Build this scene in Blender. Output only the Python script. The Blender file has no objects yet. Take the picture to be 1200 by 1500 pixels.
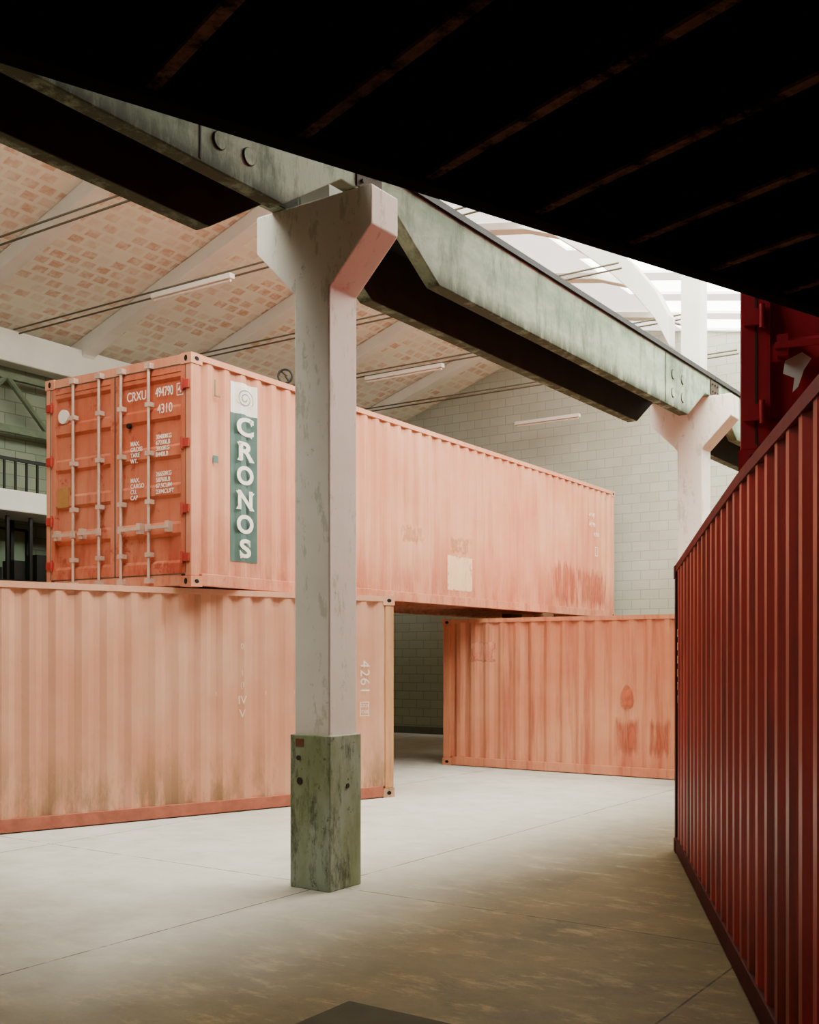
import bpy, bmesh, math, random
from mathutils import Vector, Matrix, Euler
random.seed(7)
scene = bpy.context.scene
COL = scene.collection

def S(r, g, b):
    def f(c):
        c /= 255.0
        return c / 12.92 if c <= 0.04045 else ((c + 0.055) / 1.055) ** 2.4
    return (f(r), f(g), f(b), 1.0)

# ------------------------------------------------------------------ nodes
class NT:
    def __init__(s, name):
        s.mat = bpy.data.materials.new(name)
        s.mat.use_nodes = True
        s.nt = s.mat.node_tree
        s.b = s.nt.nodes["Principled BSDF"]
        s.tc = s.nt.nodes.new("ShaderNodeTexCoord")
    def link(s, a, b): s.nt.links.new(a, b)
    def put(s, sock, v):
        if hasattr(v, "is_output"): s.link(v, sock)
        else: sock.default_value = v
    def obj(s, scale=(1, 1, 1), rot=(0, 0, 0), loc=(0, 0, 0)):
        m = s.nt.nodes.new("ShaderNodeMapping")
        m.inputs["Scale"].default_value = scale
        m.inputs["Rotation"].default_value = rot
        m.inputs["Location"].default_value = loc
        s.link(s.tc.outputs["Object"], m.inputs["Vector"])
        return m.outputs["Vector"]
    def noise(s, scale, detail=6, rough=0.6, vec=None):
        n = s.nt.nodes.new("ShaderNodeTexNoise")
        n.inputs["Scale"].default_value = scale
        n.inputs["Detail"].default_value = detail
        n.inputs["Roughness"].default_value = rough
        s.link(vec if vec else s.obj(), n.inputs["Vector"])
        return n.outputs["Fac"]
    def ramp(s, fac, a, b, c0=(0, 0, 0, 1), c1=(1, 1, 1, 1)):
        r = s.nt.nodes.new("ShaderNodeValToRGB")
        r.color_ramp.elements[0].position = a
        r.color_ramp.elements[1].position = b
        r.color_ramp.elements[0].color = c0
        r.color_ramp.elements[1].color = c1
        s.link(fac, r.inputs[0])
        return r.outputs[0]
    def mix(s, fac, a, b, mode='MIX'):
        m = s.nt.nodes.new("ShaderNodeMix")
        m.data_type = 'RGBA'; m.blend_type = mode
        s.put(m.inputs[0], fac); s.put(m.inputs[6], a); s.put(m.inputs[7], b)
        return m.outputs[2]
    def math(s, op, a, b=0.0, c=None):
        m = s.nt.nodes.new("ShaderNodeMath"); m.operation = op
        s.put(m.inputs[0], a); s.put(m.inputs[1], b)
        if c is not None: s.put(m.inputs[2], c)
        return m.outputs[0]
    def mrange(s, v, a, b, smooth=False):
        m = s.nt.nodes.new("ShaderNodeMapRange"); s.link(v, m.inputs[0])
        if smooth: m.interpolation_type = 'SMOOTHSTEP'
        m.inputs[1].default_value = a; m.inputs[2].default_value = b
        return m.outputs[0]
    def sep(s, src="Object"):
        n = s.nt.nodes.new("ShaderNodeSeparateXYZ")
        s.link(s.tc.outputs[src], n.inputs[0])
        return n.outputs
    def comb(s, x, y, z=0.0):
        n = s.nt.nodes.new("ShaderNodeCombineXYZ")
        s.put(n.inputs[0], x); s.put(n.inputs[1], y); s.put(n.inputs[2], z)
        return n.outputs[0]
    def bump(s, h, strength=0.3, dist=0.02):
        n = s.nt.nodes.new("ShaderNodeBump")
        n.inputs["Strength"].default_value = strength
        n.inputs["Distance"].default_value = dist
        s.link(h, n.inputs["Height"]); s.link(n.outputs[0], s.b.inputs["Normal"])
    def done(s, col, rough=0.7, metal=0.0, spec=0.3):
        s.put(s.b.inputs["Base Color"], col)
        s.put(s.b.inputs["Roughness"], rough)
        s.b.inputs["Metallic"].default_value = metal
        s.put(s.b.inputs["Specular IOR Level"], spec)
        return s.mat

def plain(name, c, rough=0.6, var=0.25, sc=6, metal=0.0, spec=0.3):
    n = NT(name)
    f = n.noise(sc, 6)
    dark = tuple(x * (1 - var) for x in c[:3]) + (1,)
    col = n.mix(n.ramp(f, 0.35, 0.65), dark, c)
    n.bump(f, 0.15, 0.01)
    return n.done(col, rough, metal, spec)

def paint(name, base, faded, dark, rust, streak=0.5, low=0.6, rough=0.6, spec=0.3, spots=0.62, top_z=0.9):
    n = NT(name)
    big = n.noise(0.7, 5, 0.6)
    col = n.mix(n.ramp(big, 0.38, 0.64), base, faded)
    st = n.noise(2.2, 6, 0.6, n.obj((3.2, 3.2, 0.22)))
    col = n.mix(n.math('MULTIPLY', n.ramp(st, 0.5, 0.7), streak), col, dark)
    z = n.sep()[2]
    s2 = n.noise(2.0, 9, 0.7, n.obj((1.6, 1.6, 0.5), loc=(3, 1, 0)))
    lf = n.math('MULTIPLY', n.math('MULTIPLY', n.mrange(z, top_z, 0.1), n.ramp(s2, 0.46, 0.6)), low)
    col = n.mix(lf, col, rust)
    sp = n.noise(3.0, 12, 0.78)
    col = n.mix(n.math('MULTIPLY', n.ramp(sp, spots, spots + 0.05), 0.75), col, rust)
    pale = n.noise(5.0, 12, 0.8, n.obj((1, 1, 0.7), loc=(7, 2, 1)))
    col = n.mix(n.math('MULTIPLY', n.ramp(pale, 0.6, 0.7), 0.4), col, faded)
    n.bump(n.noise(2.5, 4), 0.3, 0.03)
    return n.done(col, rough, 0.0, spec)

M_LL = paint("salmon_paint_faded", S(202, 142, 112), S(212, 160, 132), S(186, 116, 90), S(122, 98, 64), 0.35, 0.85, spots=0.66)
M_LLRAIL = plain("red_brown_rail", S(172, 98, 76), 0.7, 0.3)
M_UP = paint("salmon_paint", S(194, 122, 92), S(206, 144, 114), S(168, 92, 66), S(156, 68, 46), 0.5, 0.6, spots=0.64)
M_DOOR = paint("orange_door_paint", S(184, 88, 58), S(196, 120, 90), S(150, 66, 46), S(148, 40, 28), 0.6, 0.95, spots=0.57, top_z=0.7)
M_LR = paint("peach_paint", S(196, 120, 88), S(208, 144, 110), S(146, 56, 40), S(168, 72, 46), 0.65, 0.3, spots=0.67)
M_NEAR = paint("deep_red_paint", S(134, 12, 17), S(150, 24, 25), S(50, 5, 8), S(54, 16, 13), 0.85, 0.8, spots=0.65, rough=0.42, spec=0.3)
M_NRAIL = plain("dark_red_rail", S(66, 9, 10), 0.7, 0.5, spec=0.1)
M_RED2 = paint("crimson_paint", S(182, 26, 46), S(192, 40, 56), S(110, 16, 28), S(160, 70, 54), 0.5, 0.3, spots=0.68)
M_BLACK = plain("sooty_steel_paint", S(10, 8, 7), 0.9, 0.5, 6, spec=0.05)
def ribmat():
    n = NT("sooty_rusted_steel")
    g = n.noise(4.0, 12, 0.8, n.obj((1, 1.2, 1)))
    oi = n.nt.nodes.new("ShaderNodeObjectInfo")
    g2 = n.noise(1.6, 4, 0.6)
    k = n.math('MULTIPLY', n.ramp(g, 0.44, 0.56), n.ramp(n.math('ADD', g2, n.math('MULTIPLY', oi.outputs["Random"], 0.15)), 0.44, 0.62))
    return n.done(n.mix(k, S(28, 20, 18), S(136, 100, 92)), 0.95, 0, 0.05)
M_RIB = ribmat()
M_OCHRE = paint("ochre_worn_paint", S(190, 136, 92), S(202, 152, 110), S(150, 100, 66), S(140, 80, 48), 0.5, 0.6, spots=0.6)
M_ROD = plain("galvanised_rod", S(198, 168, 150), 0.55)
M_DARKHOLE = plain("dark_void", S(20, 14, 12), 0.9)
M_GASKET = plain("worn_gasket", S(84, 72, 56), 0.8)
M_WHITE = plain("white_lettering", S(232, 222, 208), 0.7, 0.08)
M_PINKW = plain("faded_white_lettering", S(230, 204, 186), 0.7, 0.2)
M_TEAL = plain("teal_decal", S(82, 108, 100), 0.7, 0.25, 3)
M_DGREY = plain("grey_ink", S(70, 72, 70), 0.7)
M_YEL = plain("ochre_plate", S(176, 126, 70), 0.6)
M_WOOD = plain("dunnage_wood", S(90, 66, 44), 0.8)
M_HINGE = plain("red_hinge_paint", S(170, 54, 42), 0.6)
def wornmat(name, base, red, a=0.42, b=0.56, dens=(0.38, 0.5), streaky=False):
    """worn paint film with ragged, thinning edges"""
    n = NT(name)
    g = n.noise(3.5, 10, 0.75, n.obj((2.0, 2.0, 0.6)))
    x, y, z = n.sep("Generated")
    ex = n.math('MINIMUM', x, n.math('SUBTRACT', 1.0, x)); ez = n.math('MINIMUM', z, n.math('SUBTRACT', 1.0, z))
    e = n.math('MINIMUM', ex, ez)
    g2 = n.noise(4, 6, 0.6, n.obj((3.0, 3.0, 0.35), loc=(4, 4, 4))) if streaky else n.noise(6, 8, 0.7, n.obj((1.4, 1.4, 0.8), loc=(4, 4, 4)))
    al = n.ramp(n.math('ADD', n.math('MULTIPLY', n.math('MINIMUM', e, 0.25), 1.0), n.math('SUBTRACT', g2, 0.1)), dens[0], dens[1])
    n.link(al, n.b.inputs["Alpha"])
    return n.done(n.mix(n.ramp(g, a, b), base, red), 0.7)
M_WORN = wornmat("worn_red_primer", S(190, 106, 80), S(178, 84, 60), dens=(0.46, 0.8), streaky=True)
M_STAIN = wornmat("faint_rust_stain", S(190, 100, 72), S(178, 86, 60), dens=(0.42, 0.8), streaky=True)

# ------------------------------------------------------------------ mesh builder
class MB:
    def __init__(s): s.v = []; s.f = []; s.m = []; s.cur = 0
    def add(s, vs, fs):
        o = len(s.v); s.v += [tuple(v) for v in vs]
        for f in fs: s.f.append([i + o for i in f]); s.m.append(s.cur)
        return s
    def box(s, x0, x1, y0, y1, z0, z1):
        vs = [(x0, y0, z0), (x1, y0, z0), (x1, y1, z0), (x0, y1, z0), (x0, y0, z1), (x1, y0, z1), (x1, y1, z1), (x0, y1, z1)]
        return s.add(vs, [(0, 3, 2, 1), (4, 5, 6, 7), (0, 1, 5, 4), (1, 2, 6, 5), (2, 3, 7, 6), (3, 0, 4, 7)])
    def cyl(s, p0, p1, r, n=14, r2=None):
        p0 = Vector(p0); p1 = Vector(p1); a = (p1 - p0).normalized()
        t = Vector((0, 0, 1)) if abs(a.z) < 0.9 else Vector((1, 0, 0))
        u = a.cross(t).normalized(); w = a.cross(u)
        r2 = r if r2 is None else r2
        vs = []
        for k in range(n):
            an = 2 * math.pi * k / n
            d = u * math.cos(an) + w * math.sin(an)
            vs += [p0 + d * r, p1 + d * r2]
        fs = [(2 * k, 2 * ((k + 1) % n), 2 * ((k + 1) % n) + 1, 2 * k + 1) for k in range(n)]
        fs += [tuple(2 * k for k in range(n))[::-1], tuple(2 * k + 1 for k in range(n))]
        return s.add(vs, fs)
    def prism(s, poly, lo, hi, order):
        n = len(poly)
        vs = [order(p, q, lo) for p, q in poly] + [order(p, q, hi) for p, q in poly]
        fs = [tuple(range(n))[::-1], tuple(range(n, 2 * n))]
        fs += [(i, (i + 1) % n, (i + 1) % n + n, i + n) for i in range(n)]
        return s.add(vs, fs)
    def obj(s, name, mats, parent=None, bevel=0.0, recalc=True, smooth=False):
        me = bpy.data.meshes.new(name)
        me.from_pydata(s.v, [], s.f)
        if not isinstance(mats, (list, tuple)): mats = [mats]
        for m in mats: me.materials.append(m)
        for p, mi in zip(me.polygons, s.m): p.material_index = mi
        if recalc:
            bm = bmesh.new(); bm.from_mesh(me)
            bmesh.ops.recalc_face_normals(bm, faces=bm.faces)
            bm.to_mesh(me); bm.free()
        if smooth:
            for p in me.polygons: p.use_smooth = True
        o = bpy.data.objects.new(name, me); COL.objects.link(o)
        if parent: o.parent = parent
        if bevel:
            b = o.modifiers.new("b", 'BEVEL'); b.width = bevel; b.segments = 2; b.limit_method = 'ANGLE'
        return o

def top(o, label, cat, **kw):
    o["label"] = label; o["category"] = cat
    for k, v in kw.items(): o[k] = v
    return o
def empty(name, loc=(0, 0, 0), rz=0.0):
    e = bpy.data.objects.new(name, None); e.empty_display_size = 0.3
    e.location = loc; e.rotation_euler = (0, 0, rz); COL.objects.link(e); return e

def text(parent, s, size, loc, rot, mat, sx=1.0, name="lettering", off=0.0, align='CENTER', space=1.0):
    c = bpy.data.curves.new("t", 'FONT'); c.body = s; c.size = size; c.extrude = 0.001
    c.align_x = align; c.align_y = 'CENTER'; c.offset = off; c.space_character = space
    t = bpy.data.objects.new("t", c); COL.objects.link(t)
    bpy.context.view_layer.update()
    dg = bpy.context.evaluated_depsgraph_get()
    me = bpy.data.meshes.new_from_object(t.evaluated_get(dg))
    bpy.data.objects.remove(t)
    M = Matrix.Translation(loc) @ rot.to_4x4() @ Matrix.Diagonal((sx, 1, 1, 1))
    me.transform(M)
    me.materials.clear(); me.materials.append(mat)
    o = bpy.data.objects.new(name, me); COL.objects.link(o); o.parent = parent
    return o
R_SIDE = Euler((math.radians(90), 0, 0)).to_matrix()
R_END = Euler((math.radians(90), 0, math.radians(-90))).to_matrix()
R_SIDE_DOWN = R_SIDE @ Matrix.Rotation(math.radians(-90), 3, 'Z')

# ------------------------------------------------------------------ container
W = 2.44
PITCH = 0.278
def corr_pts(x0, x1, phase=0.0):
    k = math.floor((x0 - phase) / PITCH) - 1
    prof = [(0.0, 0), (0.072, 0), (0.140, 1), (0.210, 1)]
    xs = []
    while True:
        base = k * PITCH + phase
        if base > x1 + PITCH: break
        for dx, v in prof: xs.append((base + dx, v))
        k += 1
    def val(x):
        for (a, va), (b, vb) in zip(xs, xs[1:]):
            if a <= x <= b: return va + (vb - va) * (x - a) / (b - a)
        return 0
    return [(x0, val(x0))] + [(x, v) for x, v in xs if x0 < x < x1] + [(x1, val(x1))]
def corr_mesh(mb, x0, x1, z0, ztop, tr, depth=0.036, nz=1):
    pts = corr_pts(x0, x1)
    vs = []; fs = []
    for x, v in pts:
        zt = ztop(x) if callable(ztop) else ztop
        for j in range(nz + 1):
            vs.append(tr(x, v * depth, z0 + (zt - z0) * j / nz))
    for i in range(len(pts) - 1):
        for j in range(nz):
            a = i * (nz + 1) + j; b = a + nz + 1
            fs.append((a, b, b + 1, a + 1))
    mb.add(vs, fs)
def patch(E, x0, x1, z0, z1, mat, name="worn_patch", y=0.011):
    mb = MB(); corr_mesh(mb, x0, x1, z0, z1, lambda x, o_, z: (x, y + o_, z))
    return mb.obj(name, mat, E, recalc=False)

def container(label, loc, ang, L, H, mat, mpost=None, mdoor=None, zfun=None, under=False, cat="shipping container", ribphase=0.257, ribstep=0.33, mrib=None, mrail=None, mtop=None):
    E = empty("shipping_container", loc, ang)
    top(E, label, cat)
    mpost = mpost or mat; mrail = mrail or mat; mtop = mtop or mat
    T = zfun or (lambda x: H)
    for xi in (0, 1):
        for yi in (0, 1):
            for zi in (0, 1):
                x0 = 0 if xi == 0 else L - 0.178; y0 = 0 if yi == 0 else W - 0.162
                hz = T(x0)
                z0 = 0 if zi == 0 else hz - 0.118
                mb = MB().box(x0, x0 + 0.178, y0, y0 + 0.162, z0, z0 + 0.118)
                mb.cur = 1
                zc = z0 + 0.059
                ys = y0 - 0.001 if yi == 0 else y0 + 0.163
                xs = x0 - 0.001 if xi == 0 else x0 + 0.179
                n = 12
                el = [(0.036 * math.cos(2 * math.pi * k / n), 0.025 * math.sin(2 * math.pi * k / n)) for k in range(n)]
                mb.add([(x0 + 0.089 + p, ys, zc + q) for p, q in el], [tuple(range(n))])
                mb.add([(xs, y0 + 0.081 + q, zc + p) for p, q in el], [tuple(range(n))])
                mb.obj("corner_casting", [mpost, M_DARKHOLE], E)
            x0 = 0.01 if xi == 0 else L - 0.14; y0 = 0.008 if yi == 0 else W - 0.108
            MB().box(x0, x0 + 0.13, y0, y0 + 0.10, 0.118, T(x0) - 0.118).obj("corner_post", mpost, E, bevel=0.008)
    for yi in (0, 1):
        y0 = 0.004 if yi == 0 else W - 0.064
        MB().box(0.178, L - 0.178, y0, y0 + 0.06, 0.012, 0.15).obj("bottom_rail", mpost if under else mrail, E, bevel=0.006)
        mb = MB(); n = 24
        vs = []; fs = []
        for i in range(n + 1):
            x = 0.178 + (L - 0.356) * i / n; z = T(x)
            vs += [(x, y0, z - 0.07), (x, y0 + 0.06, z - 0.07), (x, y0 + 0.06, z - 0.004), (x, y0, z - 0.004)]
        for i in range(n):
            a = 4 * i; b = a + 4
            fs += [(a, b, b + 3, a + 3), (a + 1, a + 2, b + 2, b + 1), (a, a + 1, b + 1, b), (a + 3, b + 3, b + 2, a + 2)]
        fs += [(0, 3, 2, 1), (4 * n, 4 * n + 1, 4 * n + 2, 4 * n + 3)]
        mb.add(vs, fs); mb.obj("top_rail", mtop, E)
        mb = MB()
        if yi == 0: tr = lambda x, o, z: (x, 0.014 + o, z)
        else: tr = lambda x, o, z: (x, W - 0.014 - o, z)
        corr_mesh(mb, 0.14, L - 0.14, 0.15, lambda x: T(x) - 0.07, tr, nz=2)
        mb.obj("side_panel", mat, E, recalc=False)
    mb = MB(); n = 60; vs = []; fs = []
    for i in range(n + 1):
        x = 0.02 + (L - 0.04) * i / n
        z = T(x) - 0.03 - 0.015 * (i % 2)
        vs += [(x, 0.03, z), (x, W - 0.03, z)]
    for i in range(n): fs.append((2 * i, 2 * i + 2, 2 * i + 3, 2 * i + 1))
    mb.add(vs, fs); mb.obj("roof_panel", mat, E, recalc=False)
    ends = [1] if mdoor else [0, 1]
    for xi in (0, 1):
        xa = 0.012 if xi == 0 else L - 0.072
        hz = T(xa)
        MB().box(xa, xa + 0.06, 0.162, W - 0.162, 0.012, 0.14).obj("end_sill", mpost if under else mat, E, bevel=0.006)
        MB().box(xa, xa + 0.06, 0.162, W - 0.162, hz - 0.11, hz - 0.006).obj("end_header", mat, E, bevel=0.006)
    for xi in ends:
        mb = MB(); hz = T(0 if xi == 0 else L)
        if xi == 0: tr = lambda y, o, z: (0.02 + o, y, z)
        else: tr = lambda y, o, z: (L - 0.02 - o, y, z)
        corr_mesh(mb, 0.1, W - 0.1, 0.14, hz - 0.1, tr)
        mb.obj("end_panel", mat, E, recalc=False)
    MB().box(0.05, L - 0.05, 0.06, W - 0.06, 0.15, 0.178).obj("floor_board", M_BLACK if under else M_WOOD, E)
    first = None
    x = ribphase
    step = ribstep if under else 0.6
    while x < L - 0.2:
        if first is None:
            mb = MB()
            mb.box(-0.004, 0.004, 0.064, W - 0.064, 0.03, 0.15)
            mb.cur = 1
            mb.box(-0.004, 0.022, 0.064, W - 0.064, 0.022, 0.03)
            first = mb.obj("cross_member", [M_BLACK if under else mpost, mrib or mpost], E); o = first
        else:
            o = first.copy(); COL.objects.link(o); o.parent = E
        o.location = (x, 0, 0)
        x += step
    if mdoor:
        mrod = M_ROD if mdoor is M_DOOR else mdoor
        for di, (ya, yb) in enumerate([(1.226, W - 0.10), (0.10, 1.214)]):
            za, zb = 0.15, H - 0.12
            mb = MB()
            fw = 0.07
            mb.box(0.012, 0.055, ya, ya + fw, za, zb); mb.box(0.012, 0.055, yb - fw, yb, za, zb)
            mb.box(0.012, 0.055, ya + fw, yb - fw, za, za + fw); mb.box(0.012, 0.055, ya + fw, yb - fw, zb - fw, zb)
            zs = []; nb = 5; zz0 = za + fw; hh = (zb - za - 2 * fw) / nb
            for b in range(nb):
                q = zz0 + b * hh
                zs += [(q, 0.020), (q + 0.05, 0.020), (q + 0.085, 0.056), (q + hh - 0.085, 0.056), (q + hh - 0.05, 0.020)]
            zs.append((zb - fw, 0.020))
            vs = []; fs = []
            for z, xx in zs: vs += [(xx, ya + fw, z), (xx, yb - fw, z)]
            for i in range(len(zs) - 1): fs.append((2 * i, 2 * i + 1, 2 * i + 3, 2 * i + 2))
            mb.add(vs, fs)
            mb.cur = 1
            g = 0.012
            mb.box(0.008, 0.03, ya - g, ya, za, zb); mb.box(0.008, 0.03, yb, yb + g, za, zb)
            mb.box(0.008, 0.03, ya, yb, za - g, za); mb.box(0.008, 0.03, ya, yb, zb, zb + g)
            D = mb.obj("door", [mdoor, M_GASKET], E)
            rods = (1.90, 1.45) if di == 0 else (1.08, 0.63)
            sgn = 1 if di == 0 else -1
            for ry in rods:
                mb = MB()
                mb.cyl((-0.03, ry, 0.04), (-0.03, ry, H - 0.04), 0.017)
                for zz in (0.05, H - 0.11):
                    mb.box(-0.055, 0.012, ry - 0.045, ry + 0.045, zz, zz + 0.06)
                for zz in (0.35, 0.95, 1.5, 2.05):
                    mb.box(-0.05, 0.022, ry - 0.04, ry + 0.04, zz, zz + 0.05)
                mb.obj("lock_rod", mrod, D)
                mb = MB()
                mb.box(-0.06, -0.045, min(ry, ry + sgn * 0.34), max(ry, ry + sgn * 0.34), 0.66, 0.695)
                mb.box(-0.05, 0.02, ry + sgn * 0.30 - 0.03, ry + sgn * 0.30 + 0.03, 0.62, 0.74)
                mb.box(-0.055, -0.02, ry - 0.03, ry + 0.03, 0.64, 0.72)
                mb.obj("handle", mrod, D)
            hy = (W - 0.13) if di == 0 else 0.04
            for hz in (0.28, 0.82, 1.55, 2.2):
                mb = MB()
                mb.box(-0.015, 0.012, hy - 0.01, hy + 0.10, hz, hz + 0.09)
                mb.cyl((-0.012, hy + (0.0 if di == 0 else 0.09), hz - 0.02), (-0.012, hy + (0.0 if di == 0 else 0.09), hz + 0.11), 0.016)
                mb.obj("hinge", M_HINGE if mdoor is M_DOOR else mdoor, D)
    return E

def frame_text(E, cx, cz, hw, hh, t, side=True, yv=0.006):
    """thin rectangular outline as one joined ring"""
    o = [(-hw, -hh), (hw, -hh), (hw, hh), (-hw, hh)]; i_ = [(-hw + t, -hh + t), (hw - t, -hh + t), (hw - t, hh - t), (-hw + t, hh - t)]
    P = (lambda p, q: (cx + p, yv, cz + q)) if side else (lambda p, q: (yv, cx - p, cz + q))
    vs = [P(*p) for p in o] + [P(*p) for p in i_]
    fs = [(k, (k + 1) % 4, (k + 1) % 4 + 4, k + 4) for k in range(4)]
    mb = MB().add(vs, fs)
    return mb.obj("lettering_frame", M_WHITE, E, recalc=False)

# --- lower long salmon container
a = math.atan2(0.605, 0.796); u = Vector((math.cos(a), math.sin(a)))
LLr = Vector((-0.19, 14.1)); o = LLr - 12.19 * u
LL = container("faded salmon-pink corrugated shipping container lying on the concrete floor", (o.x, o.y, 0), a, 12.19, 2.59, M_LL, mrail=M_LLRAIL)
LX = 12.19
for ob in list(LL.children):
    if ob.name.startswith("corner_post") and ob.data.vertices[0].co.x > 6:
        ob.data.materials[0] = M_OCHRE
cx = LX - 0.47
text(LL, "4261", 0.20, (cx, 0.006, 1.55), R_SIDE_DOWN, M_WHITE, space=1.1)
frame_text(LL, cx, 1.15, 0.07, 0.09, 0.01)
text(LL, "22G1", 0.06, (cx, 0.006, 1.19), R_SIDE, M_WHITE)
text(LL, "TXB", 0.06, (cx, 0.006, 1.11), R_SIDE, M_WHITE)
for s_, dz, sz in (("0", 1.93, .09), ("I", 1.62, .09), ("(I", 1.48, .09), ("IV", 1.30, .14), ("V", 1.14, .14)):
    text(LL, s_, sz, (LX - 2.21, 0.006, dz), R_SIDE, M_PINKW)
for xx in (-2.55, -1.9, -1.5): text(LL, "I", 0.06, (LX + xx, 0.006, 1.38), R_SIDE, M_PINKW)

# --- upper container with doors
ua = math.radians(57.2)
UP = container("salmon-orange stacked shipping container with teal lettered side and closed doors", (-2.41, 12.05, 2.59), ua, 12.19, 2.59, M_UP, mdoor=M_DOOR)
patch(UP, 0.68, 1.12, 0.33, 2.06, M_TEAL, "decal_band", 0.009)
patch(UP, 0.68, 1.12, 2.06, 2.42, M_WHITE, "decal_panel", 0.009)
SER = {"C": [(.10, .085, 1), (.10, -.085, -1)], "S": [(.075, .085, 1), (-.075, -.085, -1)],
       "R": [(-.085, -.12, -2), (-.085, .12, 2), (.10, -.12, -2)], "N": [(-.10, -.12, -2), (-.10, .12, 2), (.10, .12, 2), (.10, -.12, -2)], "O": []}
for i, chh in enumerate("CRONOS"):
    cz = 1.90 - i * 0.285
    sxx = 1.5 if chh in "CRS" else 1.25
    t = text(UP, chh, 0.29, (0.9, 0.004, cz), R_SIDE, M_WHITE, sx=sxx, off=0.009)
    bm = bmesh.new(); bm.from_mesh(t.data)
    for (dx, dz, k) in SER[chh]:
        dx *= 1.15; dz *= 0.88
        s_ = 1 if k > 0 else -1
        if abs(k) == 2: pts = [(dx - .045, dz), (dx + .045, dz), (dx, dz - s_ * .055)]
        else:
            h_ = 1 if dx > 0 else -1
            pts = [(dx, dz + s_ * .035), (dx, dz - s_ * .045), (dx - h_ * .05, dz + s_ * .015)]
        bm.faces.new([bm.verts.new((0.9 + p, 0.003, cz + q)) for p, q in pts])
    bm.to_mesh(t.data); bm.free()
mb = MB(); prev = None
for k in range(60):
    t = k / 59; an = -t * 4.2 * math.pi; r = 0.02 + 0.095 * t
    p = Vector((0.9 + r * 1.25 * math.cos(an), 0.004, 2.24 + r * math.sin(an)))
    if prev is not None:
        d = (p - prev).normalized(); nrm = Vector((-d.z, 0, d.x)) * 0.007
        mb.add([prev - nrm, p - nrm, p + nrm, prev + nrm], [(0, 1, 2, 3)])
    prev = p
mb.obj("emblem", plain("faded_grey_ink", S(130, 132, 124), 0.7), UP, recalc=False)
mb = MB(); mb.box(0.38, 0.40, 0.006, 0.010, 2.17, 2.36); mb.box(0.38, 0.48, 0.006, 0.010, 2.17, 2.19); mb.obj("corner_mark", plain("olive_ink", S(110, 110, 70)), UP)
text(UP, "L", 0.1, (11.7, 0.006, 2.38), R_SIDE, M_DGREY)
text(UP, "4 947", 0.13, (11.05, 0.006, 1.98), R_SIDE, M_WHITE)
text(UP, "14 790", 0.11, (11.05, 0.006, 1.80), R_SIDE, M_WHITE)
text(UP, "4 310", 0.11, (11.25, 0.006, 1.62), R_SIDE, M_WHITE)
frame_text(UP, 11.26, 1.29, 0.06, 0.09, 0.012)
M_PATCH = wornmat("peach_repair_patch", S(222, 180, 140), S(210, 158, 126), 0.5, 0.65, dens=(0.24, 0.4))
patch(UP, 5.55, 6.35, 0.25, 0.78, M_PATCH, "repair_patch")
M_SCUFF = wornmat("ochre_scuff", S(202, 140, 108), S(186, 134, 84), 0.5, 0.56, dens=(0.5, 0.78))
for q in ((4.2, 4.95, .85, 1.15), (5.6, 6.35, .8, 1.1)): patch(UP, *q, M_SCUFF)
for q in ((9.1, 10.5, .14, 1.05), (10.3, 11.95, .14, .95)): patch(UP, *q, M_WORN, y=0.010 + 0.001 * (q[0] > 10))
MB().box(0.36, 0.44, 0.004, 0.010, 1.42, 1.50).obj("label_plate", M_TEAL, UP)
xf = 0.006
text(UP, "CRXU", 0.15, (xf, 0.86, 2.20), R_END, M_WHITE, sx=0.78)
text(UP, "494790", 0.15, (xf, 0.42, 2.20), R_END, M_WHITE, sx=0.62)
text(UP, "4", 0.12, (xf, 0.175, 2.20), R_END, M_WHITE, off=0.002)
frame_text(UP, 0.175, 2.20, 0.05, 0.068, 0.008, side=False, yv=xf)
text(UP, "4310", 0.15, (xf, 0.41, 2.01), R_END, M_WHITE, sx=0.8)
def block(lines, y, z, st=0.066, sz=0.07):
    for i, l in enumerate(lines):
        text(UP, l, sz, (xf, y, z - i * st), R_END, M_WHITE, align='LEFT', sx=0.9, off=0.001)
block(["MAX.", "GROSS", "TARE", "WT."], 0.96, 1.66)
block(["30480KG", "67200LB", "3830KG", "8440LB"], 0.55, 1.70)
block(["MAX.", "CARGO", "CU.", "CAP"], 0.96, 1.24)
block(["26650KG", "58760LB", "67.5CUM", "2394CUFT"], 0.55, 1.28)
MB().cyl((xf - 0.002, 2.12, 2.12), (xf + 0.03, 2.12, 2.12), 0.085, 24).obj("round_sticker", M_WHITE, UP)
MB().box(xf, 0.04, 2.03, 2.22, 1.02, 1.26).obj("data_plate", M_YEL, UP)
MB().cyl((xf, 1.0, 1.88), (0.04, 1.0, 1.88), 0.03, 12).obj("vent_hole", M_DARKHOLE, UP)
mb = MB(); n = 20
for k in range(n):
    a0 = 2 * math.pi * k / n; a1 = 2 * math.pi * (k + 1) / n
    mb.cyl((0.085 * math.cos(a0), 0, 0.1 + 0.085 * math.sin(a0)), (0.085 * math.cos(a1), 0, 0.1 + 0.085 * math.sin(a1)), 0.016, 8)
mb.cyl((0.02, 0, 0.10), (-0.06, 0.02, 0.17), 0.012, 8); mb.cyl((0.0, 0, 0.1), (0.05, 0.01, 0.03), 0.012, 8)
e = mb.obj("cable_coil", plain("black_rubber", S(40, 38, 34)))
pu = Vector((math.cos(ua), math.sin(ua))); pv = Vector((-pu.y, pu.x))
pc = Vector((-2.41, 12.05)) + pu * 1.68 + pv * 0.04
e.location = (pc.x, pc.y, 5.175)
top(e, "small dark coiled ring standing on container roof edge", "cable")

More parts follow.
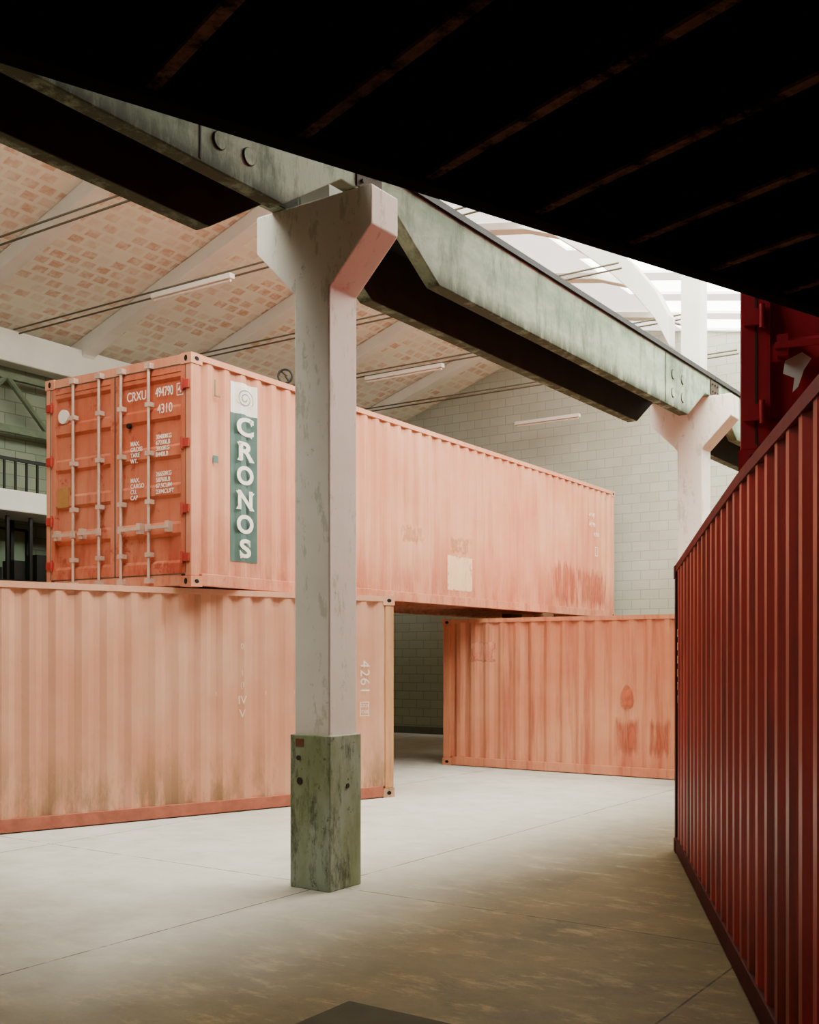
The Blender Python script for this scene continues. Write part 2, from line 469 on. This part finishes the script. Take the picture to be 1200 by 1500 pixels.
# --- lower right container (8 ft high)
ra = math.atan2(-0.568, 0.823)
LR = container("peach-orange corrugated shipping container with worn rust streaks, beneath stacked one", (0.55, 18.3, 0), ra, 6.06, 2.44, M_LR, mpost=M_LR)
patch(LR, 0.55, 1.0, 1.72, 2.05, wornmat("faded_film", S(206, 140, 112), S(190, 112, 86)), "faded_patch")
mb = MB(); cxx, czz = 3.3, 1.2
mb.add([(cxx + 0.11 * math.cos(t) * (1 - 0.35 * math.sin(t)), 0.008, czz + 0.19 * math.sin(t)) for t in [2 * math.pi * k / 24 for k in range(24)]], [tuple(range(24))])
mb.obj("rust_mark", wornmat("rust_drop", S(188, 98, 68), S(180, 88, 60), dens=(0.3, 0.7)), LR, recalc=False)
for q in ((3.08, 3.5, .3, .9), (3.6, 4.02, .3, .92), (4.05, 4.5, .3, .92)): patch(LR, *q, M_STAIN)
ru = Vector((math.cos(ra), math.sin(ra))); rv = Vector((-ru.y, ru.x))
for s_ in (0.1, 0.75):
    pp = Vector((0.55, 18.3)) + ru * s_ + rv * 2.2
    b = MB().box(-0.1, 0.1, -0.2, 0.2, 0, 0.15).obj("timber_block", M_WOOD, bevel=0.01)
    b.location = (pp.x, pp.y, 2.44); b.rotation_euler[2] = ra
    top(b, "short timber packing block between stacked containers", "wood block", group="packing blocks between containers")

# --- near deep red container
na = math.atan2(-0.988, -0.154)
ks = [(0, 2.654), (2.73, 2.784), (4.18, 2.843), (6.2, 2.86), (13, 2.86)]
def nz(x):
    x = max(0, x)
    for (x0, z0), (x1, z1) in zip(ks, ks[1:]):
        if x <= x1: return z0 + (z1 - z0) * (x - x0) / (x1 - x0)
    return 2.86
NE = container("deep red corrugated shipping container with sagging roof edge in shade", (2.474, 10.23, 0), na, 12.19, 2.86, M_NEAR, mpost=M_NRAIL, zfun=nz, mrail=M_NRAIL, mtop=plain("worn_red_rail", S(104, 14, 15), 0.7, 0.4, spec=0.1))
for i, s_ in enumerate(["C", "R", "X", "U", "7", "1"]):
    text(NE, s_, 0.10, (0.33, 0.008, 2.02 - i * 0.12), R_SIDE, M_PINKW)

# --- crimson container on top of it
ca = math.radians(67)
CR = container("crimson shipping container with closed doors stacked on deep red container", (1.868 + 0.9205 * W, 6.2 - 0.3907 * W, 2.862), ca, 6.06, 2.59, M_RED2, mdoor=M_RED2)
mb = MB()
mb.add([(-0.002, p, q) for p, q in [(2.19, 0.60), (2.10, 0.64), (2.05, 0.60), (2.09, 0.54), (2.12, 0.45), (2.15, 0.42), (2.14, 0.50), (2.20, 0.53)]], [tuple(range(8))])
mb.obj("torn_sticker", plain("white_paper", S(250, 248, 244), 0.8, 0.03), CR)

# --- overhead sooty container
sa = math.atan2(0.588, 0.809)
su = Vector((0.809, 0.588)); sv = Vector((-0.588, 0.809))
P0 = Vector((-0.742, 1.968)); so = P0 - su * 7.59 - sv * W
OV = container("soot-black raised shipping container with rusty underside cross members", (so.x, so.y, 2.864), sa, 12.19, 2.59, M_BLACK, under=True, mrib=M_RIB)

# ------------------------------------------------------------------ BUILDING (local c,d,z)
BR = math.radians(-34.3)
EYE = 1.81
def bld(o): o.rotation_euler[2] = BR; return o
C0, C1, D0, D1 = -15.5, 6.5, -9.0, 21.4

n = NT("concrete_floor")
f1 = n.noise(0.45, 6, 0.6); f2 = n.noise(3.0, 10, 0.7)
col = n.mix(n.ramp(f1, 0.36, 0.64), S(184, 180, 168), S(202, 199, 191))
col = n.mix(n.math('MULTIPLY', n.ramp(f2, 0.42, 0.7), 0.35), col, S(146, 138, 112))
sx, sy, sz = n.sep()
# foreground shadow beyond the column line, painted into the colour as olive-brown
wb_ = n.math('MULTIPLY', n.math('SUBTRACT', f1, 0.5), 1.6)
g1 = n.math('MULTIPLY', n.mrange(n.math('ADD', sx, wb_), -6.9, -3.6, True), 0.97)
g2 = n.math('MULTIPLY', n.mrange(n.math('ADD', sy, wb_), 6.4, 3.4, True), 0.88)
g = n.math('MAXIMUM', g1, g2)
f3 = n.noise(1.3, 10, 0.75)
shade_tone = n.mix(n.ramp(f3, 0.3, 0.7), S(88, 72, 38), S(58, 45, 22))
shade_tone = n.mix(n.math('MULTIPLY', n.ramp(n.noise(2.0, 12, 0.8, n.obj((1, 2.2, 1), rot=(0, 0, 0.5))), 0.52, 0.64), 0.7), shade_tone, S(122, 102, 64))
col = n.mix(g, col, shade_tone)
def line(co, off, per, wd):
    t = n.math('MODULO', n.math('ADD', co, off + per * 40), per)
    t = n.math('ABSOLUTE', n.math('SUBTRACT', t, per / 2))
    return n.math('LESS_THAN', t, wd)
j1 = line(sx, 5.42 + 3.39 / 2, 3.39, 0.007)
j2 = line(sy, -6.77 + 3.99, 7.98, 0.007)
wob = n.ramp(n.noise(6, 4), 0.3, 0.5)
jj = n.math('MULTIPLY', n.math('MAXIMUM', j1, j2), wob)
col = n.mix(n.math('MULTIPLY', jj, 0.8), col, S(30, 22, 14))
n.bump(f2, 0.3, 0.02)
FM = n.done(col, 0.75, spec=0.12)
fl = bld(MB().box(C0 - 0.3, C1 + 0.3, D0 - 0.3, D1 + 0.3, -0.2, 0).obj("floor", FM)); fl["kind"] = "structure"; fl["label"] = "worn concrete floor with stains, painted olive-brown shadow and joints"

def blockmat(name, axis, c1, c2, mort):
    n = NT(name)
    x, y, z = n.sep()
    v = n.comb(x if axis == 'x' else y, z)
    b = n.nt.nodes.new("ShaderNodeTexBrick")
    n.link(v, b.inputs["Vector"])
    b.inputs["Color1"].default_value = c1; b.inputs["Color2"].default_value = c2; b.inputs["Mortar"].default_value = mort
    b.inputs["Scale"].default_value = 1.0; b.inputs["Brick Width"].default_value = 0.4; b.inputs["Row Height"].default_value = 0.2
    b.inputs["Mortar Size"].default_value = 0.008; b.inputs["Bias"].default_value = 0.0
    f = n.noise(2, 8)
    col = n.mix(n.math('MULTIPLY', n.ramp(f, 0.4, 0.7), 0.3), b.outputs["Color"], mort)
    col = n.mix(n.math('MULTIPLY', n.mrange(z, 3.4, 1.6), 0.6), col, n.mix(b.outputs["Fac"], S(134, 144, 110), S(92, 98, 66)))
    n.bump(b.outputs["Fac"], -0.15, 0.01)
    return n.done(col, 0.85)
M_BW = blockmat("grey_block_wall", 'x', S(170, 171, 157), S(178, 179, 166), S(150, 152, 136))
M_BWy = blockmat("grey_block_wall_side", 'y', S(112, 124, 104), S(128, 138, 118), S(90, 98, 80))
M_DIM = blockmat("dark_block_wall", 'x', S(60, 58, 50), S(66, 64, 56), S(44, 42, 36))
def struct(o, lab): o["kind"] = "structure"; o["label"] = lab; return bld(o)
ridge = (-10.35, 7.05 + EYE); eave = (-15.5, 5.35 + EYE); valley = (-5.42, 6.15 + EYE)
ridge2 = (-0.5, 8.9); eave2 = (C1, 7.2)
GAB = [(C0, 0), (C1, 0), eave2, ridge2, valley, ridge, eave]
struct(MB().prism(GAB, D1, D1 + 0.25, lambda p, q, e: (p, e, q)).obj("wall_back", M_BW), "grey-green concrete block gable wall")
struct(MB().box(C0 - 0.25, C0, D0, D1, 0, eave[1]).obj("wall_left", M_BWy), "grey-green block side wall with windows")
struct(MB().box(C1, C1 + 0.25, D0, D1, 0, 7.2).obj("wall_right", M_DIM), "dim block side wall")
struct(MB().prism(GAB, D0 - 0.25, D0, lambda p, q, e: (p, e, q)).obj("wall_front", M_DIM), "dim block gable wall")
struct(MB().box(C0, C1, D1 - 0.04, D1, 0, 0.16).obj("baseboard_back", plain("dark_plinth", S(96, 100, 84))), "dark painted plinth")

n = NT("ceramic_tile_ceiling")
x, y, z = n.sep()
v = n.comb(n.math('MULTIPLY', y, 1.0), n.math('MULTIPLY', x, 1.05))
b = n.nt.nodes.new("ShaderNodeTexBrick"); n.link(v, b.inputs["Vector"])
b.inputs["Color1"].default_value = (0, 0, 0, 1); b.inputs["Color2"].default_value = (1, 1, 1, 1); b.inputs["Mortar"].default_value = (0, 0, 0, 1)
b.inputs["Scale"].default_value = 1.0; b.inputs["Brick Width"].default_value = 0.28; b.inputs["Row Height"].default_value = 0.22
b.inputs["Mortar Size"].default_value = 0.042; b.inputs["Mortar Smooth"].default_value = 0.4
f = n.noise(1.1, 6, 0.7); f2 = n.noise(9, 5, 0.7)
w = n.math('MULTIPLY', n.ramp(b.outputs["Color"], 0.0, 0.7), n.ramp(f, 0.26, 0.54))
w = n.math('MULTIPLY', w, n.ramp(f2, 0.28, 0.56))
col = n.mix(n.math('MULTIPLY', w, 0.95), S(234, 232, 216), S(206, 164, 136))
col = n.mix(n.math('MULTIPLY', n.ramp(n.noise(0.8, 5), 0.4, 0.7), 0.25), col, S(206, 202, 176))
M_CEIL = n.done(col, 0.85)
M_CONC = plain("white_painted_concrete", S(224, 223, 213), 0.8, 0.1, 2)
def slab(mb, p, q, d0, d1, th=0.12):
    mb.add([(p[0], d0, p[1]), (q[0], d0, q[1]), (q[0], d1, q[1]), (p[0], d1, p[1]),
            (p[0], d0, p[1] + th), (q[0], d0, q[1] + th), (q[0], d1, q[1] + th), (p[0], d1, p[1] + th)],
           [(0, 3, 2, 1), (4, 5, 6, 7), (0, 1, 5, 4), (1, 2, 6, 5), (2, 3, 7, 6), (3, 0, 4, 7)])
mb = MB(); slab(mb, eave, ridge, D0, D1); struct(mb.obj("ceiling", M_CEIL), "pitched hollow-tile ceiling, cream with faint terracotta patches")
def emis(name, c, st):
    n = NT(name)
    n.b.inputs["Base Color"].default_value = (0.8, 0.8, 0.8, 1)
    n.b.inputs["Emission Color"].default_value = c
    n.b.inputs["Emission Strength"].default_value = st
    n.b.inputs["Roughness"].default_value = 0.6
    return n.mat
M_ROOF = emis("glowing_roof_sheet", (1.0, 0.96, 0.88, 1), 1.9)  # opaque roof strips given a glow of their own to soften skylight contrast
M_ROOFD = plain("dim_roof_slab", S(90, 84, 72), 0.85, 0.1, 1.5)
M_SKY = emis("translucent_skylight", (0.97, 1.0, 0.88, 1), 16.0)
M_SKYF = emis("translucent_skylight_far", (0.97, 1.0, 0.88, 1), 13.0)
M_SKY2 = emis("translucent_skylight_soft", (0.97, 1.0, 0.88, 1), 31.0)
wi = 1
def lerp(p, q, t): return (p[0] + (q[0] - p[0]) * t, p[1] + (q[1] - p[1]) * t)
def bay(pa, pb, dlo, dhi, msk, t0):
    global wi
    pm = lerp(pa, pb, t0)
    mbr = MB()
    if t0 > 0: slab(mbr, pa, pm, dlo, dhi)
    d = dlo; per = 1.3
    while d < dhi - 1e-6:
        slab(mbr, pm, pb, d, min(d + 0.45, dhi))
        if d + 0.45 < dhi:
            e = min(d + per, dhi)
            mb = MB(); lift = 0.05
            slab(mb, (pm[0], pm[1] + lift), (pb[0], pb[1] + lift), d + 0.45, e, 0.03)
            struct(mb.obj("window_%d" % wi, msk), "translucent roof skylight strip"); wi += 1
        d += per
    struct(mbr.obj("ceiling", M_ROOF), "pale roof sheets with added glow between skylights")
mbr = MB(); slab(mbr, ridge, valley, D0, 0.5); struct(mbr.obj("ceiling", M_ROOFD), "dim opaque roof slope")
bay(ridge, valley, 0.5, 8.3, M_SKY, 0.35)
bay(ridge, valley, 8.3, D1, M_SKYF, 0.5)
mbr = MB(); slab(mbr, valley, ridge2, D0, 8.5); struct(mbr.obj("ceiling", M_ROOFD), "dim opaque roof slope")
bay(valley, ridge2, 8.5, D1, M_SKY2, 0.0)
mb = MB(); slab(mb, ridge2, eave2, D0, D1)
struct(mb.obj("ceiling", M_ROOFD), "dim concrete roof slope")

def sweep(path, dpos, wd):
    mb = MB(); vs = []; fs = []
    m = len(path)
    for i, (c, z, dp) in enumerate(path):
        vs += [(c, dpos - wd / 2, z), (c, dpos + wd / 2, z), (c, dpos + wd / 2, z + dp), (c, dpos - wd / 2, z + dp)]
    for i in range(m - 1):
        a_ = 4 * i; b_ = a_ + 4
        for k in range(4): fs.append((a_ + k, a_ + (k + 1) % 4, b_ + (k + 1) % 4, b_ + k))
    fs += [(0, 1, 2, 3), (4 * m - 4, 4 * m - 1, 4 * m - 2, 4 * m - 3)]
    return mb.add(vs, fs)
def rz(c):
    if c <= ridge[0]: return eave[1] + (ridge[1] - eave[1]) * (c - eave[0]) / (ridge[0] - eave[0])
    return ridge[1] + (valley[1] - ridge[1]) * (c - ridge[0]) / (valley[0] - ridge[0])
ZS = [(-10.35, 6.78), (-9.3, 6.85), (-8.5, 6.76), (-7.9, 6.55), (-7.4, 6.28), (-6.97, 5.95), (-6.5, 5.55), (-6.15, 5.2), (-5.8, 4.75), (-5.6, 4.35)]
for dpos in (2.1, 4.7, 7.3, 9.9, 12.4, 14.75, 17.4, 20.0):
    path = []
    for c in [-15.45, -15.1, -14.5, -13.5, -12.4, -11.2, -10.35, -9.3, -8.5, -7.9, -7.4, -6.97, -6.5, -6.15, -5.8, -5.6]:
        if c > -10.35:
            zz = [q for p, q in ZS if abs(p - c) < 1e-6][0] + EYE
            zt = min(rz(c) - 0.01, zz + 0.42)
            zz = min(zz, zt - 0.12)
        else:
            zt = rz(c) - 0.01; zz = zt - 0.24 - (0.25 if c < -15.3 else 0.06 if c < -15 else 0)
        path.append((c, zz, zt - zz))
    if dpos not in (14.75,):
        path = [p for p in path if p[0] <= -7.3]
    o = bld(sweep(path, dpos, 0.26).obj("roof_rib", M_CONC, bevel=0.015))
    top(o, "pale concrete arched roof rib spanning under the tiled ceiling", "roof beam", group="concrete roof ribs")
o = bld(MB().box(-15.5, -15.15, D0, D1, eave[1] - 0.62, eave[1] - 0.1).obj("eave_beam", M_CONC, bevel=0.02)); top(o, "long white concrete eave beam along side wall", "beam")

n = NT("peeling_white_column")
f = n.noise(1.2, 6); g = n.noise(5, 12, 0.75, n.obj((1.5, 1.5, 0.5)))
col = n.mix(n.ramp(f, 0.35, 0.65), S(220, 209, 196), S(230, 221, 210))
col = n.mix(n.math('MULTIPLY', n.ramp(g, 0.56, 0.6), 0.5), col, S(164, 162, 138))
col = n.mix(n.math('MULTIPLY', n.ramp(n.noise(8, 12, 0.8), 0.61, 0.65), 0.6), col, S(124, 126, 106))
n.bump(g, 0.4, 0.01)
M_COL = n.done(col, 0.75)
n = NT("grimy_green_plinth")
f = n.noise(1.5, 6, 0.65, n.obj((1.5, 1.5, 0.6))); g = n.noise(6, 12, 0.8, n.obj((1.3, 1.3, 0.4))); h = n.noise(14, 8, 0.7)
col = n.mix(n.ramp(f, 0.4, 0.6), S(122, 130, 92), S(148, 158, 138))
col = n.mix(n.math('MULTIPLY', n.ramp(g, 0.5, 0.62), 0.85), col, S(60, 62, 38))
col = n.mix(n.math('MULTIPLY', n.ramp(h, 0.60, 0.68), 0.8), col, S(46, 32, 20))
n.bump(g, 0.5, 0.02)
M_BASE = n.done(col, 0.6)
n = NT("mossy_concrete_beam")
f = n.noise(0.9, 8, 0.7, n.obj((1, 0.6, 1.5))); g = n.noise(4, 12, 0.75, n.obj((1, 1, 0.35)))
col = n.mix(n.ramp(f, 0.38, 0.62), S(104, 124, 100), S(158, 172, 150))
col = n.mix(n.math('MULTIPLY', n.ramp(g, 0.48, 0.64), 0.75), col, S(60, 72, 50))
z = n.sep()[2]
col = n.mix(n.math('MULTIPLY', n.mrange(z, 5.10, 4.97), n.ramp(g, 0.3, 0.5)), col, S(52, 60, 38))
n.bump(g, 0.35, 0.02)
M_BEAM = n.done(col, 0.8)
M_INNER = plain("dark_inner_beam_side", S(42, 42, 32), 0.85, 0.5, 3)
M_STEEL = plain("blackened_rail", S(24, 24, 20), 0.7)
M_RUST = plain("rusty_plate", S(60, 44, 32), 0.8, 0.5, 12)
def column(CC, dpos, lab, clad=True):
    E = empty("concrete_column", Matrix.Rotation(BR, 3, 'Z') @ Vector((CC, dpos, 0)), BR)
    hw = 0.175; w = 0.575
    prof = [(-hw, 0), (hw, 0), (hw, 4.66), (w, 5.06), (w, 5.36), (-w, 5.36), (-w, 5.06), (-hw, 4.66)]
    MB().prism(prof, -hw, hw, lambda p, q, e: (p, e, q)).obj("shaft", M_COL, E, bevel=0.012)
    MB().box(-0.14, 0.14, -0.14, 0.14, 5.36, 7.9).obj("upper_post", M_CONC, E, bevel=0.01)
    if clad:
        t = 0.2
        o = MB().box(-t, t, -t, t, 0, 1.2).obj("base_cladding", M_BASE, E, bevel=0.008)
        o["label"] = "grimy green peeling base cladding"
        for (p0, p1, r) in (((-0.11, -0.208, 1.02), (-0.11, -0.196, 1.02), 0.02), ((0.206, 0.02, 0.8), (0.196, 0.02, 0.8), 0.02), ((-0.10, -0.206, 0.84), (-0.10, -0.196, 0.84), 0.028)):
            MB().cyl(p0, p1, r).obj("base_bolt", M_RUST, E)
        MB().box(-0.14, -0.06, -0.204, -0.196, 1.11, 1.17).obj("rusty_tag", plain("red_rust", S(110, 60, 40)), E)
    top(E, lab, "column")
    return E
column(-5.42, 6.77, "pale peeling concrete column with haunched head and grimy green base")
column(-5.28, 14.75, "pale concrete column with haunched head carrying crane beams", False)

def ubeam(d0, d1, lab):
    E = empty("crane_beam", (0, 0, 0), BR)
    zb, zt, zl = 5.362, 5.60, 4.95
    poly = [(d0, zt), (d0, zb), (d0 + 0.34, zb), (d0 + 1.0, zl), (d1 - 1.0, zl), (d1 - 0.34, zb), (d1, zb), (d1, zt)]
    MB().prism(poly, -5.13, -5.0, lambda p, q, e: (e, p, q)).obj("web", M_BEAM, E, bevel=0.01)
    # far web: mossy lower lip, darker material on the inner side
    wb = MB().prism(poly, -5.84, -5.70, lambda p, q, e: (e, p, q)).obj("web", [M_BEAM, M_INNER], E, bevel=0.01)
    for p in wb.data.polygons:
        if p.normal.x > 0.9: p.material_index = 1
    MB().box(-5.70, -5.13, d0 + 0.18, d1 - 0.18, 5.48, 5.60).obj("deck", M_STEEL, E)
    MB().box(-5.06, -4.975, d0, d1, 5.602, 5.66).obj("rail", M_STEEL, E)
    pts = [(d1 - 1.62, 5.15), (d1 - 1.34, 5.15)] if d0 < 0 else [(d1 - 1.54, 5.36), (d1 - 1.2, 5.36), (d1 - 1.54, 5.13), (d1 - 1.2, 5.13)]
    for dd, zz in pts:
        MB().cyl((-5.003, dd, zz), (-4.994, dd, zz), 0.061, 24).obj("bolt_ring", M_INNER, E)
        MB().cyl((-5.003, dd, zz), (-4.988, dd, zz), 0.055, 24).obj("bolt_cap", M_BEAM, E)
    MB().box(-5.002, -4.996, d1 - 1.80, d1 - 1.785, 4.97, 5.58).obj("joint", M_INNER, E)
    if d1 < 20:
        mb = MB(); mb.box(-5.0, -4.985, d1 - 0.16, d1 + 0.16, 5.38, 5.58)
        for a_ in (-0.1, 0.0, 0.1):
            for b_ in (5.43, 5.53): mb.cyl((-4.985, d1 + a_, b_), (-4.965, d1 + a_, b_), 0.016, 8)
        mb.obj("joint_plate", M_RUST, E)
    top(E, lab, "beam", group="crane beams on the column row")
ubeam(-1.2, 6.765, "mossy green-grey concrete trough beam resting on pale column head")
ubeam(6.775, 14.745, "mossy green-grey concrete trough beam spanning between two columns")
ubeam(14.755, 21.38, "mossy green-grey concrete trough beam running to block wall")

M_PIPE = plain("dark_conduit", S(96, 92, 78), 0.6)
M_TUBE = plain("white_fixture", S(226, 220, 210), 0.5, 0.05)
for dd in (8.4, 10.9, 13.6, 16.2, 18.6):
    E = empty("conduit", (0, 0, 0), BR)
    for off in (0, 0.10): MB().cyl((-15.12, dd + off, 5.25 + EYE - off * 0.4), (-5.9, dd + off, 5.25 + EYE - off * 0.4), 0.014, 8).obj("pipe", M_PIPE, E)
    top(E, "thin paired steel conduits stretched across the hall", "pipe", group="ceiling conduits")
for dd, c0, c1, hh in ((10.9, -11.9, -10.35, 5.14), (16.3, -12.1, -10.4, 5.12), (20.6, -11.3, -9.8, 4.95)):
    F = empty("fluorescent_lamp", Matrix.Rotation(BR, 3, 'Z') @ Vector(((c0 + c1) / 2, dd, hh + EYE)), BR)
    hl = (c1 - c0) / 2
    MB().box(-hl, hl, -0.05, 0.05, 0, 0.07).obj("lamp_body", M_TUBE, F, bevel=0.006)
    MB().cyl((-hl + 0.03, 0, -0.02), (hl - 0.03, 0, -0.02), 0.018, 10).obj("tube", M_TUBE, F)
    top(F, "unlit white fluorescent batten lamp hung under conduit", "lamp", group="fluorescent lamps under the ceiling")

M_GLASS = plain("green_glass", S(130, 150, 124), 0.3, 0.3, 1.2)
M_FRAME = plain("black_frame", S(26, 26, 22), 0.6)
for wd0 in (4.0, 8.0, 12.0, 16.0):
    z0, z1 = 0.9, 3.9
    mb = MB(); mb.box(C0 + 0.0, C0 + 0.02, wd0, wd0 + 3.4, z0, z1); mb.cur = 1
    for k in range(7):
        yy = wd0 + 3.4 * k / 6; mb.box(C0 + 0.0, C0 + 0.06, yy - 0.025, yy + 0.025, z0, z1)
    for k in range(4):
        zz = z0 + (z1 - z0) * k / 3; mb.box(C0 + 0.0, C0 + 0.05, wd0, wd0 + 3.4, zz - 0.02, zz + 0.02)
    struct(mb.obj("window_%d" % wi, [M_GLASS, M_FRAME]), "steel-framed window with greenish glass"); wi += 1
M_GST = plain("dull_green_steel", S(96, 110, 86), 0.6)
mb = MB()
mb.box(-15.3, -15.2, 3.0, 20.5, 5.42, 5.54); mb.box(-15.3, -15.2, 3.0, 20.5, 6.28, 6.38)
for k in range(10):
    d0 = 3.2 + k * 1.7
    mb.cyl((-15.25, d0, 5.48), (-15.25, d0 + 0.85, 6.33), 0.05, 8); mb.cyl((-15.25, d0 + 0.85, 6.33), (-15.25, d0 + 1.7, 5.48), 0.05, 8)
o = bld(mb.obj("lattice_girder", M_GST)); top(o, "dull green steel lattice girder along side wall", "girder")
o = bld(MB().box(-15.48, -14.5, 2.0, 20.5, 4.05, 4.38).obj("walkway", M_CONC, bevel=0.02)); top(o, "white concrete walkway slab along the side wall", "walkway")
mb = MB()
for k in range(90):
    dd = 2.1 + k * 0.2; mb.box(-14.56, -14.53, dd, dd + 0.03, 4.38, 4.85)
mb.box(-14.57, -14.52, 2.0, 20.4, 4.83, 4.88)
o = bld(mb.obj("railing", M_FRAME)); top(o, "low black steel railing on white walkway", "railing")
mb = MB()
for k in range(20):
    dd = 7.5 + k * 0.42
    mb.box(-14.7, -14.66, dd, dd + 0.05, 0, 4.0)
    if k % 2 == 0: mb.box(-15.2, -15.14, dd, dd + 0.06, 0, 4.0)
for zz in (0.6, 1.6, 2.5, 2.95):
    mb.box(-15.2, -14.64, 7.5, 15.66, zz, zz + 0.06)
for k in range(18): mb.box(-15.05, -14.75, 7.7 + k * 0.42, 7.9 + k * 0.42, 3.01, 3.2 + 0.12 * (k % 3))
o = bld(mb.obj("metal_rack", M_FRAME)); top(o, "black steel storage rack under white walkway", "rack")

o = bld(MB().box(-3.48, -2.06, 3.2, 4.54, 0.0, 0.012).obj("floor_hatch", plain("dull_steel_hatch", S(50, 43, 26), 0.8, spec=0.1), bevel=0.003)); top(o, "dull flat steel hatch plate set on the floor", "hatch")

cam = bpy.data.cameras.new("camera"); co = bpy.data.objects.new("camera", cam); COL.objects.link(co)
co.location = (0, 0, EYE); co.rotation_euler = (math.radians(90), 0, 0)
cam.sensor_fit = 'HORIZONTAL'; cam.sensor_width = 36; cam.lens = 48; cam.shift_y = 212 / 1200
cam.clip_start = 0.05
scene.camera = co
w = bpy.data.worlds.new("w"); scene.world = w; w.use_nodes = True
w.node_tree.nodes["Background"].inputs[0].default_value = (0.9, 0.95, 1, 1)
w.node_tree.nodes["Background"].inputs[1].default_value = 1.0
